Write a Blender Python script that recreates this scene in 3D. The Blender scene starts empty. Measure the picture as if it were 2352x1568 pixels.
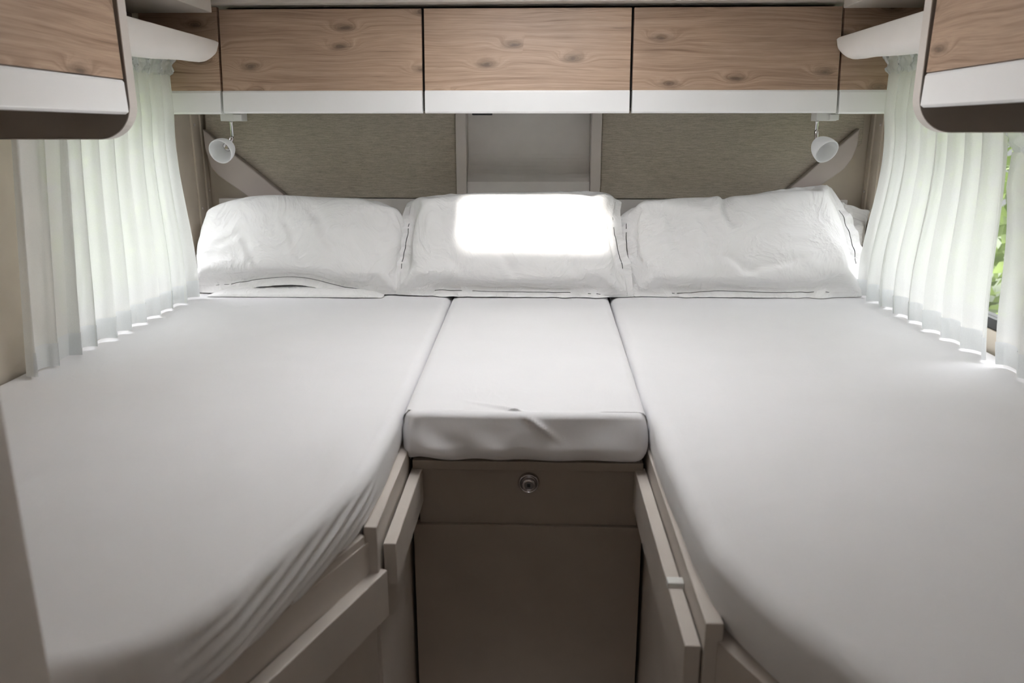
import bpy, bmesh, math, random
import numpy as np
from mathutils import Vector, Matrix, noise

C = bpy.context.scene.collection
sc = bpy.context.scene
R = math.radians
H = 1.5                     # camera height; all z below are relative to the eye and lifted by H

# ------------------------------------------------------------------ camera
cam_d = bpy.data.cameras.new('camera')
cam_d.sensor_width = 36.0
cam_d.lens = 1800.0 * 36.0 / 2352.0
cam_d.clip_start = 0.05
cam_d.dof.use_dof = True
cam_d.dof.focus_distance = 2.15
cam_d.dof.aperture_fstop = 5.0
cam = bpy.data.objects.new('camera', cam_d)
C.objects.link(cam)
cam.location = (0, 0, H)
cam.rotation_euler = (R(90) - math.atan(484 / 1800.0), 0, R(1.9))
sc.camera = cam

# ------------------------------------------------------------------ world, sun, exposure
sc.view_settings.view_transform = 'Standard'
sc.view_settings.look = 'None'
sc.view_settings.gamma = 1.0
sc.view_settings.exposure = 0.32
sc.cycles.max_bounces = 14
sc.cycles.diffuse_bounces = 8
sc.cycles.transmission_bounces = 10
sc.cycles.transparent_max_bounces = 24
sc.cycles.sample_clamp_indirect = 8.0
sc.cycles.use_denoising = True

world = bpy.data.worlds.new('sky')
sc.world = world
world.use_nodes = True
wb = world.node_tree.nodes['Background']
wb.inputs['Strength'].default_value = 1.0
_t = world.node_tree
_tc = _t.nodes.new('ShaderNodeTexCoord'); _sp = _t.nodes.new('ShaderNodeSeparateXYZ')
_t.links.new(_tc.outputs['Generated'], _sp.inputs[0])
_rp = _t.nodes.new('ShaderNodeMapRange')          # overcast sky: dim at the tree line, bright overhead
_rp.inputs['From Min'].default_value = 0.05; _rp.inputs['From Max'].default_value = 0.75
_rp.inputs['To Min'].default_value = 1.2; _rp.inputs['To Max'].default_value = 15.0
_t.links.new(_sp.outputs['Z'], _rp.inputs['Value'])
_mx = _t.nodes.new('ShaderNodeVectorMath'); _mx.operation = 'SCALE'
_mx.inputs[0].default_value = (0.955, 0.965, 1.0)
_t.links.new(_rp.outputs[0], _mx.inputs['Scale'])
_t.links.new(_mx.outputs[0], wb.inputs['Color'])

sun_d = bpy.data.lights.new('sun', 'SUN')
sun_d.energy = 12.0
sun_d.angle = R(3.6)
sun_d.color = (1.0, 0.96, 0.9)
sun = bpy.data.objects.new('sun', sun_d)
C.objects.link(sun)
sun.rotation_euler = (R(90 - 37.5), 0, 0)      # shines towards +y and down

XL, XR = -1.10, 1.06        # inner faces of the side walls
YB = 2.64                   # rear wall
CEIL = 0.47

def portal(name, loc, rot, sx, sy):
    d = bpy.data.lights.new(name, 'AREA')
    d.shape = 'RECTANGLE'; d.size = sx; d.size_y = sy
    d.cycles.is_portal = True
    o = bpy.data.objects.new(name, d); C.objects.link(o)
    o.location = loc; o.rotation_euler = rot
HX0, HX1, HY0, HY1 = -0.225, 0.205, 1.255, 1.93            # roof hatch opening
VX0, VX1, VY0, VY1 = -0.235, 0.235, -1.80, -1.38          # unseen roof opening added behind the viewpoint for fill light
WL = (1.72, 2.42, -0.45, 0.13)                             # left window y0 y1 z0 z1
WR = (1.60, 2.46, -0.45, 0.13)
portal('fill_opening_portal', ((VX0 + VX1) / 2, (VY0 + VY1) / 2, CEIL + H + 0.06), (0, 0, 0), VX1 - VX0, VY1 - VY0)
portal('left_window_daylight', (XL - 0.05, (WL[0] + WL[1]) / 2, H + (WL[2] + WL[3]) / 2), (0, R(-90), 0), WL[3] - WL[2], WL[1] - WL[0])
portal('right_window_daylight', (XR + 0.05, (WR[0] + WR[1]) / 2, H + (WR[2] + WR[3]) / 2), (0, R(90), 0), WR[3] - WR[2], WR[1] - WR[0])

# ------------------------------------------------------------------ materials
class NT:
    def __init__(s, name):
        s.m = bpy.data.materials.new(name); s.m.use_nodes = True
        s.t = s.m.node_tree; s.b = s.t.nodes['Principled BSDF']; s.out = s.t.nodes['Material Output']
    def n(s, typ, **kw):
        o = s.t.nodes.new(typ)
        for k, v in kw.items():
            if k in o.inputs.keys() if isinstance(k, str) else False: pass
            setattr(o, k, v)
        return o
    def l(s, a, b): s.t.links.new(a, b)
    def math(s, op, a, b=None, c=None):
        o = s.t.nodes.new('ShaderNodeMath'); o.operation = op
        for i, v in enumerate((a, b, c)):
            if v is None: continue
            if isinstance(v, (int, float)): o.inputs[i].default_value = v
            else: s.l(v, o.inputs[i])
        return o.outputs[0]
    def coords(s): return s.t.nodes.new('ShaderNodeTexCoord').outputs['Object']
    def scale(s, vec, sx, sy, sz):
        o = s.t.nodes.new('ShaderNodeMapping'); s.l(vec, o.inputs[0]); o.inputs['Scale'].default_value = (sx, sy, sz)
        return o.outputs[0]
    def noise(s, vec, sc_, det=2, rough=.5, dist=0):
        o = s.t.nodes.new('ShaderNodeTexNoise'); s.l(vec, o.inputs['Vector'])
        o.inputs['Scale'].default_value = sc_; o.inputs['Detail'].default_value = det
        o.inputs['Roughness'].default_value = rough; o.inputs['Distortion'].default_value = dist
        return o.outputs[0]
    def ramp(s, fac, stops):
        o = s.t.nodes.new('ShaderNodeValToRGB'); s.l(fac, o.inputs[0])
        e = o.color_ramp.elements
        while len(e) < len(stops): e.new(.5)
        for i, (p, c) in enumerate(stops): e[i].position = p; e[i].color = (*c, 1)
        return o.outputs[0]
    def mix(s, fac, a, b, mode='MIX'):
        o = s.t.nodes.new('ShaderNodeMix'); o.data_type = 'RGBA'; o.blend_type = mode
        for i, v in ((0, fac), (6, a), (7, b)):
            if isinstance(v, (int, float)): o.inputs[i].default_value = v
            elif isinstance(v, tuple): o.inputs[i].default_value = (*v, 1)
            else: s.l(v, o.inputs[i])
        return o.outputs[2]
    def bump(s, h, strength, dist):
        o = s.t.nodes.new('ShaderNodeBump'); s.l(h, o.inputs['Height'])
        o.inputs['Strength'].default_value = strength; o.inputs['Distance'].default_value = dist
        s.l(o.outputs[0], s.b.inputs['Normal'])
    def set(s, **kw):
        for k, v in kw.items():
            s.b.inputs[k.replace('_', ' ')].default_value = (*v, 1) if isinstance(v, tuple) else v
        return s

def plain(name, col, rough=.5, metal=0.0, var=.05, nscale=9.0, bump=0.0, bscale=700.0, spec=.5):
    t = NT(name); t.set(Base_Color=col, Roughness=rough, Metallic=metal, Specular_IOR_Level=spec)
    f = t.noise(t.coords(), nscale, 3)
    dk = tuple(c * (1 - var) for c in col); lt = tuple(min(1, c * (1 + var)) for c in col)
    t.l(t.ramp(f, [(.3, dk), (.7, lt)]), t.b.inputs['Base Color'])
    if bump: t.bump(t.noise(t.coords(), bscale, 2), bump, .0006)
    return t.m

def wood(name, axis):
    t = NT(name); t.set(Roughness=.42, Specular_IOR_Level=.4)
    sep = t.t.nodes.new('ShaderNodeSeparateXYZ'); t.l(t.coords(), sep.inputs[0])
    rnd = t.t.nodes.new('ShaderNodeObjectInfo').outputs['Random']
    s_ = t.math('ADD', sep.outputs['XYZ'.index(axis)], t.math('MULTIPLY', rnd, 17.0))
    t_ = t.math('ADD', sep.outputs[2], t.math('MULTIPLY', rnd, 5.0))
    def comb(a, b, c=0.0):
        o = t.t.nodes.new('ShaderNodeCombineXYZ')
        for i, v in enumerate((a, b, c)):
            if isinstance(v, (int, float)): o.inputs[i].default_value = v
            else: t.l(v, o.inputs[i])
        return o.outputs[0]
    P = comb(s_, t_)
    n1 = t.noise(t.scale(P, 1.6, 6.0, 1), 1.0, 2)
    t2 = t.math('ADD', t_, t.math('MULTIPLY', t.math('SUBTRACT', n1, .5), .07))
    vor = t.t.nodes.new('ShaderNodeTexVoronoi'); vor.inputs['Scale'].default_value = 1.0; vor.voronoi_dimensions = '2D'
    vor.inputs['Randomness'].default_value = 1.0
    t.l(t.scale(P, 5.0, 13.0, 1), vor.inputs['Vector'])
    d = vor.outputs['Distance']
    sepc = t.t.nodes.new('ShaderNodeSeparateColor'); t.l(vor.outputs['Color'], sepc.inputs[0])
    gate = t.math('GREATER_THAN', sepc.outputs[0], .45)
    near = t.math('POWER', t.math('MAXIMUM', t.math('SUBTRACT', 1.0, t.math('DIVIDE', d, .40)), 0.0), 2.0)
    near = t.math('MULTIPLY', near, gate)
    ph = t.math('ADD', t.math('MULTIPLY', t2, 120.0), t.math('MULTIPLY', near, 7.5))
    g = t.noise(comb(t.math('MULTIPLY', s_, 2.6), ph), 1.0, 4, .6)
    base = t.ramp(g, [(.28, (.26, .172, .122)), (.40, (.385, .27, .197)), (.52, (.455, .33, .244)), (.75, (.525, .392, .298))])
    fine = t.noise(comb(t.math('MULTIPLY', s_, 14.0), t.math('MULTIPLY', t2, 620.0)), 1.0, 2)
    base = t.mix(.35, base, t.ramp(fine, [(.35, (.62, .58, .55)), (.62, (1.12, 1.1, 1.08))]), 'MULTIPLY')
    big = t.noise(t.scale(P, 2.0, 4.0, 1), 1.3, 2)
    base = t.mix(.5, base, t.ramp(big, [(.3, (.80, .76, .74)), (.7, (1.12, 1.06, 1.0))]), 'MULTIPLY')
    wob = t.math('ADD', d, t.math('MULTIPLY', t.math('SUBTRACT', t.noise(t.scale(P, 24, 110, 1), 1.0, 4), .5), .22))
    kn = t.ramp(wob, [(.02, (1, 1, 1)), (.08, (.6, .6, .6)), (.19, (0, 0, 0))])
    kn = t.math('MULTIPLY', kn, gate)
    base = t.mix(t.math('MULTIPLY', kn, .8), base, (.085, .055, .038))
    crack = t.noise(comb(t.math('MULTIPLY', s_, 5.0), t.math('MULTIPLY', t2, 130.0)), 1.0, 3)
    base = t.mix(t.math('MULTIPLY', t.ramp(crack, [(.66, (0, 0, 0)), (.74, (1, 1, 1))]), .45), base, (.13, .08, .055))
    t.l(base, t.b.inputs['Base Color'])
    t.bump(fine, .12, .0004)
    return t.m

def cotton(name, col, bump=.25, wr=(1, 1, 1, 5.0, 2.0)):
    t = NT(name); t.set(Roughness=.9, Specular_IOR_Level=.15, Sheen_Weight=.15)
    v = t.coords()
    f = t.noise(v, 6.0, 3)
    t.l(t.ramp(f, [(.3, tuple(c * .975 for c in col)), (.7, col)]), t.b.inputs['Base Color'])
    h = t.math('ADD', t.math('MULTIPLY', t.noise(v, 900, 2), .5), t.noise(v, 60, 4))
    ridge = t.noise(t.scale(v, *wr[:3]), wr[3], 4, .55, 1.6)
    ridge = t.math('POWER', t.math('SUBTRACT', 1.0, t.math('MULTIPLY', t.math('ABSOLUTE', t.math('SUBTRACT', ridge, .5)), 2.0)), 3.0)
    h = t.math('ADD', h, t.math('MULTIPLY', ridge, wr[4]))
    t.bump(h, bump, .0008)
    return t.m

def linen(name, lo, hi):
    t = NT(name); t.set(Roughness=.75, Specular_IOR_Level=.25)
    v = t.coords()
    a = t.noise(t.scale(v, 34, 34, 800), 1.0, 3, .6)
    b = t.noise(t.scale(v, 200, 200, 700), 1.0, 2)
    m = t.math('ADD', t.math('MULTIPLY', a, .7), t.math('MULTIPLY', b, .3))
    t.l(t.ramp(m, [(.34, lo), (.66, hi)]), t.b.inputs['Base Color'])
    t.bump(m, .25, .0006)
    return t.m

def sheer(name, clear, col, through=.38):
    t = NT(name)
    tr = t.t.nodes.new('ShaderNodeBsdfTransparent')
    tl = t.t.nodes.new('ShaderNodeBsdfTranslucent'); tl.inputs[0].default_value = (*col, 1)
    df = t.t.nodes.new('ShaderNodeBsdfDiffuse'); df.inputs[0].default_value = (*col, 1)
    m1 = t.t.nodes.new('ShaderNodeMixShader'); m1.inputs[0].default_value = 1 - through
    t.l(tl.outputs[0], m1.inputs[1]); t.l(df.outputs[0], m1.inputs[2])
    m2 = t.t.nodes.new('ShaderNodeMixShader')
    w = t.noise(t.scale(t.coords(), 500, 500, 500), 1.0, 2)
    t.l(t.ramp(w, [(.3, (1 - clear - (.02 if clear else 0),) * 3), (.7, (1 - clear + (.02 if clear else 0),) * 3)]), m2.inputs[0])
    t.l(tr.outputs[0], m2.inputs[1]); t.l(m1.outputs[0], m2.inputs[2])
    t.l(m2.outputs[0], t.out.inputs['Surface'])
    return t.m

def pane_mat():
    t = NT('acrylic_pane')
    tr = t.t.nodes.new('ShaderNodeBsdfTransparent'); tr.inputs[0].default_value = (.60, .60, .60, 1)
    gl = t.t.nodes.new('ShaderNodeBsdfGlossy'); gl.inputs['Roughness'].default_value = .03
    m = t.t.nodes.new('ShaderNodeMixShader'); m.inputs[0].default_value = .06
    t.l(tr.outputs[0], m.inputs[1]); t.l(gl.outputs[0], m.inputs[2]); t.l(m.outputs[0], t.out.inputs['Surface'])
    return t.m

def frosted():
    t = NT('frosted_glass'); t.set(Base_Color=(.86, .86, .87), Roughness=.35, Specular_IOR_Level=.5)
    tl = t.t.nodes.new('ShaderNodeBsdfTranslucent'); tl.inputs[0].default_value = (.9, .9, .92, 1)
    m = t.t.nodes.new('ShaderNodeMixShader'); m.inputs[0].default_value = .45
    t.l(t.b.outputs[0], m.inputs[1]); t.l(tl.outputs[0], m.inputs[2]); t.l(m.outputs[0], t.out.inputs['Surface'])
    return t.m

def leafy(name, a, b):
    t = NT(name); t.set(Roughness=.6)
    t.l(t.ramp(t.noise(t.coords(), 3.0, 3), [(.3, a), (.7, b)]), t.b.inputs['Base Color'])
    return t.m

M = dict(
    greige=plain('greige_laminate', (.54, .49, .445), .42, bump=.12), chest=plain('greige_laminate_shaded', (.33, .28, .235), .42, bump=.12),  # chest: same greige laminate with the aisle's shade put into its colour
    greige_dark=plain('taupe_laminate', (.215, .180, .155), .42, bump=.12),
    edge=plain('beige_edge_band', (.60, .55, .51), .4),
    wall=plain('beige_wall_lining', (.66, .585, .49), .55, bump=.15, bscale=300),
    cornice=plain('beige_cornice', (.55, .51, .46), .5),
    ceiling=plain('white_ceiling_lining', (.86, .84, .81), .6),
    floor=plain('brown_floor', (.05, .036, .028), .5),
    niche=plain('grey_niche_board', (.78, .745, .71), .45, bump=.15),
    white=plain('gloss_white_foil', (.90, .90, .90), .14, var=.01),
    shelf=plain('white_moulded_plastic', (.86, .83, .80), .38, var=.02),
    dark=plain('dark_gap', (.02, .017, .015), .7),
    black=plain('black_plastic', (.015, .015, .016), .4),
    chrome=plain('chrome', (.72, .71, .72), .12, metal=1.0, var=.02),
    dchrome=plain('dark_chrome', (.55, .52, .53), .16, metal=1.0, var=.05),
    wplast=plain('white_plastic', (.72, .72, .70), .35, var=.02),
    sheet=cotton('white_jersey_sheet', (.84, .835, .85), .25, (1.6, .7, 1, 3.0, 2.0)),
    pillow=cotton('white_pillow_cotton', (.87, .865, .86), .35, (1, 1, 1, 6.5, 16.0)),
    head=linen('brown_linen_board', (.34, .30, .24), (.60, .54, .45)),
    brace=plain('mauve_grey_board', (.47, .41, .38), .5),
    sheer=sheer('sheer_voile', .10, (.90, .91, .89)),
    hem=sheer('voile_hem', .10, (.88, .90, .91)),
    pane=pane_mat(), dome=sheer('opal_acrylic', .0, (.93, .93, .92), .74), frost=frosted(),
    woodx=wood('oak_decor_across', 'X'), woody=wood('oak_decor_along', 'Y'),
    leaf=leafy('leaf_green', (.15, .21, .06), (.36, .47, .13)),
    lawn=leafy('lawn_green', (.06, .085, .035), (.11, .14, .06)),
    brass=plain('bulb_metal', (.6, .55, .4), .3, metal=1.0),
)

# ------------------------------------------------------------------ object helpers
def link(name, me, mat, parent=None, smooth=False):
    o = bpy.data.objects.new(name, me); C.objects.link(o)
    for m in (mat if isinstance(mat, (list, tuple)) else [mat]): me.materials.append(m)
    if smooth:
        for p in me.polygons: p.use_smooth = True
    if parent is not None:
        w = parent.location.copy()
        pp = parent.parent
        while pp is not None: w += pp.location; pp = pp.parent
        me.transform(Matrix.Translation(-w)); o.parent = parent
    return o

def tag(o, label, cat=None, group=None, kind=None):
    o['label'] = label
    if cat: o['category'] = cat
    if group: o['group'] = group
    if kind: o['kind'] = kind
    return o

def thing(name, label, cat, loc, group=None):
    o = bpy.data.objects.new(name, None); C.objects.link(o)
    o.location = (loc[0], loc[1], loc[2] + H); o.empty_display_size = .1
    return tag(o, label, cat, group)

def struct(o, label=None):
    o['kind'] = 'structure'
    if label: o['label'] = label
    return o

def prism_bm(bm, pts, ext):
    """a closed polygon (3D points) pushed along the vector ext"""
    e = Vector(ext)
    a = [bm.verts.new((p[0], p[1], p[2] + H)) for p in pts]
    b = [bm.verts.new((p[0] + e.x, p[1] + e.y, p[2] + H + e.z)) for p in pts]
    bm.faces.new(a); bm.faces.new(b[::-1])
    n = len(pts)
    for i in range(n): bm.faces.new((a[i], b[i], b[(i + 1) % n], a[(i + 1) % n]))

def finish(bm, name, bev=0.0, seg=2):
    bmesh.ops.recalc_face_normals(bm, faces=bm.faces[:])
    if bev:
        es = [e for e in bm.edges if e.is_manifold and e.calc_face_angle(0) > .6]
        bmesh.ops.bevel(bm, geom=es, offset=bev, segments=seg, profile=.5, affect='EDGES', clamp_overlap=True)
    me = bpy.data.meshes.new(name); bm.to_mesh(me); bm.free()
    return me

def box(name, x0, x1, y0, y1, z0, z1, mat, parent=None, bev=.0015, shear=0.0):
    """shear: how far the bottom comes forward (-y) relative to the top"""
    bm = bmesh.new()
    prism_bm(bm, [(x0, y0 - shear, z0), (x1, y0 - shear, z0), (x1, y0, z1), (x0, y0, z1)], (0, y1 - y0, 0))
    return link(name, finish(bm, name, bev), mat, parent)

def boxes(name, lst, mat, parent=None, bev=0.0):
    bm = bmesh.new()
    for (x0, x1, y0, y1, z0, z1) in lst:
        prism_bm(bm, [(x0, y0, z0), (x1, y0, z0), (x1, y0, z1), (x0, y0, z1)], (0, y1 - y0, 0))
    return link(name, finish(bm, name, bev), mat, parent)

def prism(name, pts, ext, mat, parent=None, bev=.0015, seg=2):
    bm = bmesh.new(); prism_bm(bm, pts, ext)
    return link(name, finish(bm, name, bev, seg), mat, parent)

def board(name, p0, p1, z0, z1, off, th, mat, parent=None, bev=.0015):
    """upright board along the plan segment p0-p1, its face off metres towards the aisle, th thick"""
    d = Vector((p1[0] - p0[0], p1[1] - p0[1])).normalized()
    nrm = Vector((d.y, -d.x))
    if nrm.x * (-(p0[0] + .02)) < 0: nrm = -nrm
    q = [Vector(p0) + nrm * off, Vector(p1) + nrm * off, Vector(p1) + nrm * (off - th), Vector(p0) + nrm * (off - th)]
    return prism(name, [(v.x, v.y, z0) for v in q], (0, 0, z1 - z0), mat, parent, bev)

def lathe(name, prof, base, axis, mat, parent=None, seg=36, close=False):
    """prof: (radius, distance along axis); axis from base"""
    ax = Vector(axis).normalized()
    u = ax.orthogonal().normalized(); v = ax.cross(u)
    b = Vector((base[0], base[1], base[2] + H))
    bm = bmesh.new(); rings = []
    for r, h in prof:
        rings.append([bm.verts.new(b + ax * h + (u * math.cos(2 * math.pi * k / seg) + v * math.sin(2 * math.pi * k / seg)) * max(r, 1e-5)) for k in range(seg)])
    for i in range(len(rings) - 1):
        for k in range(seg):
            bm.faces.new((rings[i][k], rings[i][(k + 1) % seg], rings[i + 1][(k + 1) % seg], rings[i + 1][k]))
    bm.faces.new(rings[0][::-1]); bm.faces.new(rings[-1])
    if close: pass
    return link(name, finish(bm, name), mat, parent, smooth=True)

def grid_mesh(name, P, closed_rows=False):
    """P[i][j] -> (x,y,z)"""
    n, m = len(P), len(P[0])
    vs = [(p[0], p[1], p[2] + H) for row in P for p in row]
    fs = [(i * m + j, i * m + j + 1, (i + 1) * m + j + 1, (i + 1) * m + j) for i in range(n - 1) for j in range(m - 1)]
    me = bpy.data.meshes.new(name); me.from_pydata(vs, [], fs); me.update()
    bm = bmesh.new(); bm.from_mesh(me); bmesh.ops.recalc_face_normals(bm, faces=bm.faces[:]); bm.to_mesh(me); bm.free()
    return me

def interp(tab, x):
    if x <= tab[0][0]: return tab[0][1]
    for (a, b), (c, d) in zip(tab, tab[1:]):
        if x <= c: return b + (d - b) * (x - a) / (c - a)
    return tab[-1][1]

def sstep(a, b, x):
    t = min(1, max(0, (x - a) / (b - a))); return t * t * (3 - 2 * t)

def nz(x, y, z=0.0): return noise.noise(Vector((x, y, z)))

# ------------------------------------------------------------------ shell
FLOOR = -1.5
YF = -2.2                   # the shell runs on behind the viewpoint
struct(box('floor', XL - .04, XR + .04, YF - .04, YB + .04, FLOOR - .04, FLOOR, M['floor'], bev=0))
def wall_with_window(name, xi, xo, w):
    x0, x1 = min(xi, xo), max(xi, xo)
    y0, y1, z0, z1 = w
    return struct(boxes(name, [(x0, x1, YF, y0, FLOOR, CEIL), (x0, x1, y1, YB, FLOOR, CEIL),
                               (x0, x1, y0, y1, FLOOR, z0), (x0, x1, y0, y1, z1, CEIL)], M['wall']))
wall_l = wall_with_window('wall_left', XL, XL - .04, WL)
wall_r = wall_with_window('wall_right', XR, XR + .04, WR)
wall_b = struct(box('wall_back', XL - .04, XR + .04, YB, YB + .04, FLOOR, CEIL, M['wall'], bev=0))
struct(box('wall_front', XL - .04, XR + .04, YF - .04, YF, FLOOR, CEIL, M['wall'], bev=0))
struct(boxes('ceiling', [(XL - .04, HX0, YF - .04, YB + .04, CEIL, CEIL + .04), (HX1, XR + .04, YF - .04, YB + .04, CEIL, CEIL + .04),
                         (HX0, HX1, YF - .04, VY0, CEIL, CEIL + .04), (HX0, HX1, VY1, HY0, CEIL, CEIL + .04), (HX0, HX1, HY1, YB + .04, CEIL, CEIL + .04)], M['ceiling']))
def roof_window(name, x0, x1, y0, y1, label):
    f = boxes(name, [(x0 - .03, x0, y0 - .03, y1 + .03, CEIL - .012, CEIL + .055), (x1, x1 + .03, y0 - .03, y1 + .03, CEIL - .012, CEIL + .055),
                     (x0, x1, y0 - .03, y0, CEIL - .012, CEIL + .055), (x0, x1, y1, y1 + .03, CEIL - .012, CEIL + .055)], M['wplast'])
    return struct(f, label)
hatch = roof_window('window_3', HX0, HX1, HY0, HY1, 'roof hatch in the ceiling above the beds, its unseen lid added to shade the lockers')
# unseen frosted lid added to keep sun off the lockers; rear-hinged, ajar frontwards
_la = R(10.0); _ll = .60; _c, _s = math.cos(_la), math.sin(_la)
prism('sun_blocking_lid', [(HX0 - .02, HY1 + .01, CEIL + .060), (HX0 - .02, HY1 + .01 - _ll * _c, CEIL + .060 + _ll * _s),
                    (HX0 - .02, HY1 + .01 - _ll * _c + .006 * _s, CEIL + .060 + _ll * _s + .006 * _c), (HX0 - .02, HY1 + .01 + .006 * _s, CEIL + .060 + .006 * _c)],
      (HX1 - HX0 + .04, 0, 0), M['dome'], hatch, bev=0)
roof_window('fill_opening', VX0, VX1, VY0, VY1, 'unseen ceiling opening added behind the viewpoint for fill light')
def window(name, xi, sgn, w, label):
    y0, y1, z0, z1 = w
    xa, xb = sorted((xi + sgn * .042, xi + sgn * .006))
    f = boxes(name, [(xa, xb, y0, y0 + .025, z0, z1), (xa, xb, y1 - .025, y1, z0, z1),
                     (xa, xb, y0 + .025, y1 - .025, z0, z0 + .025), (xa, xb, y0 + .025, y1 - .025, z1 - .025, z1)], M['black'])
    struct(f, label)
    box('window_pane', xi + sgn * .022 - .002, xi + sgn * .022 + .002, y0 + .025, y1 - .025, z0 + .025, z1 - .025, M['pane'], f, bev=0)
    return f
window('window_1', XL, -1, WL, 'dark framed acrylic side window behind the sheer curtains on the lamp-bulb side')
window('window_2', XR, 1, WR, 'dark framed acrylic side window behind the parted sheer curtains')
# upright lining strips with screw caps near the rear corners
for side, xi, sg in (('a', XL, 1), ('b', XR, -1)):
    for k, (y, zt) in enumerate(((2.545, .05), (2.612, .05))):
        t_ = struct(box('trim_%d' % (2 + k + (0 if side == 'a' else 2)), *sorted((xi, xi + sg * .006)), y - .014, y + .014, -.5, zt, M['wall'], bev=.001))
        for z in ((.018, -.245) if k == 0 else (-.19,)):
            lathe('screw_cap', [(.0, -.001), (.005, 0), (.004, .003), (0, .0035)], (xi + sg * .006, y, z), (sg, 0, 0), M['edge'], t_, 12)
struct(box('trim_1', XL, XR, 2.225, YB, .328, CEIL, M['cornice'], bev=.002), 'beige cornice band running above the rear lockers')

# partition that slices into the lower corner of the view
struct(box('wall_partition', XL, -.368, .42, .50, FLOOR, -.10, M['edge'], bev=.004), 'end of a greige partition panel at the foot of the bed')

# ------------------------------------------------------------------ rear overhead lockers
SH = .028
def rear_locker(x0, x1, label, loc):
    t = thing('overhead_locker', label, 'overhead locker', loc, 'oak fronted lockers across the rear wall')
    g = .0035
    box('carcass', x0, x1, 2.300, YB, .062, .322, M['dark'], t, bev=0)
    box('door', x0 + g, x1 - g, 2.262, 2.280, .106, .318, M['woodx'], t, bev=.001, shear=SH * .77)
    d = t.children[-1]
    prism('handle_strip', [(x0 + g, 2.234, .046), (x0 + g, 2.229, .050), (x0 + g, 2.235, .102), (x0 + g, 2.240, .1065), (x0 + g, 2.262, .1055), (x0 + g, 2.256, .046)],
          (x1 - x0 - 2 * g, 0, 0), M['white'], d, bev=.0012)
    return t
rear_locker(-.876, -.3165, 'oak overhead locker with white handle strip above the lamp with the visible bulb', (-.6, 2.45, .06))
rear_locker(-.3165, .249, 'middle oak overhead locker with white handle strip above the shelf niche', (-.03, 2.45, .06))
rear_locker(.249, .805, 'oak overhead locker with oval grain above the egg-shaped lamp', (.53, 2.45, .06))

# fixed corner panels beside the lockers
def corner_panel(x0, x1, label):
    t = thing('corner_fascia', label, 'corner panel', ((x0 + x1) / 2, 2.27, .045), 'fixed oak panels in the rear corners')
    box('panel', x0, x1, 2.264, 2.282, .106, .325, M['woodx'], t, bev=.001, shear=SH * .77)
    prism('edge_strip', [(x0, 2.236, .044), (x0, 2.231, .048), (x0, 2.237, .100), (x0, 2.242, .1065), (x0, 2.262, .1055), (x0, 2.256, .044)],
          (x1 - x0, 0, 0), M['white'], t, bev=.0012)
corner_panel(XL + .004, -.8795, 'narrow fixed oak panel in the rear corner beside the lamp with the visible bulb')
corner_panel(.8085, XR - .004, 'narrow fixed oak panel in the rear corner beside the egg-shaped lamp')

# ------------------------------------------------------------------ corner shelves and bulkheads over them
def corner_shelf(xe, xw, ends, sg, label):
    t = thing('corner_shelf', label, 'corner shelf', (xe, 1.85, .2), 'white moulded shelves in the rear corners')
    ya, yb = ends
    zt = .234
    rows = []
    N = 40
    for i in range(N + 1):
        y = ya + (yb - ya) * i / N
        e = yb - y
        rise = 0.0 if e > .09 else .050 * (1 - math.sqrt(max(0, 1 - ((.09 - e) / .09) ** 2)))
        zb = .158 + .016 * sstep(yb - .45, yb - .08, y) + rise
        inset = 0 if e > .03 else .004 * (1 - e / .03) ** 2
        x = xe + sg * inset
        prof = [(xw, zt), (x + sg * .004, zt), (x, zt - .003)]
        for k in range(9):
            a = math.pi / 2 * k / 8
            rr = min(.03, (zt - zb) * .6)
            prof.append((x + sg * (rr - rr * math.cos(a)), zb + rr - rr * math.sin(a)))
        for k in range(1, 9):
            a = k / 8
            prof.append((x + sg * (.045 + .065 * a), zb + (.219 - zb) * sstep(0, 1, a)))
        prof.append((xw, .219))
        rows.append([(p[0], y, p[1]) for p in prof])
    me = grid_mesh('shelf', rows)
    bm = bmesh.new(); bm.from_mesh(me)
    bmesh.ops.holes_fill(bm, edges=[e for e in bm.edges if e.is_boundary], sides=0)
    bmesh.ops.recalc_face_normals(bm, faces=bm.faces[:]); bm.to_mesh(me); bm.free()
    o = link('shelf_board', me, M['shelf'], t)
    for p in o.data.polygons: p.use_smooth = len(p.vertices) == 4
    bx = sorted((xe + sg * .002, xw))
    box('bulkhead', bx[0], bx[1], ya, yb - .03, .302, CEIL, M['cornice'], t, bev=.002)
    b2 = sorted((xw - sg * .012, xw))
    box('recess_back', b2[0], b2[1], ya, yb - .03, .235, .302, M['greige_dark'], t, bev=0)
corner_shelf(-.868, XL + .001, (1.46, 2.238), -1, 'white moulded corner shelf with rounded nose over the curtain beside the visible lamp bulb')
corner_shelf(.772, XR - .001, (1.53, 2.210), 1, 'white moulded corner shelf with rounded nose over the curtain beside the egg-shaped lamp')

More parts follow.
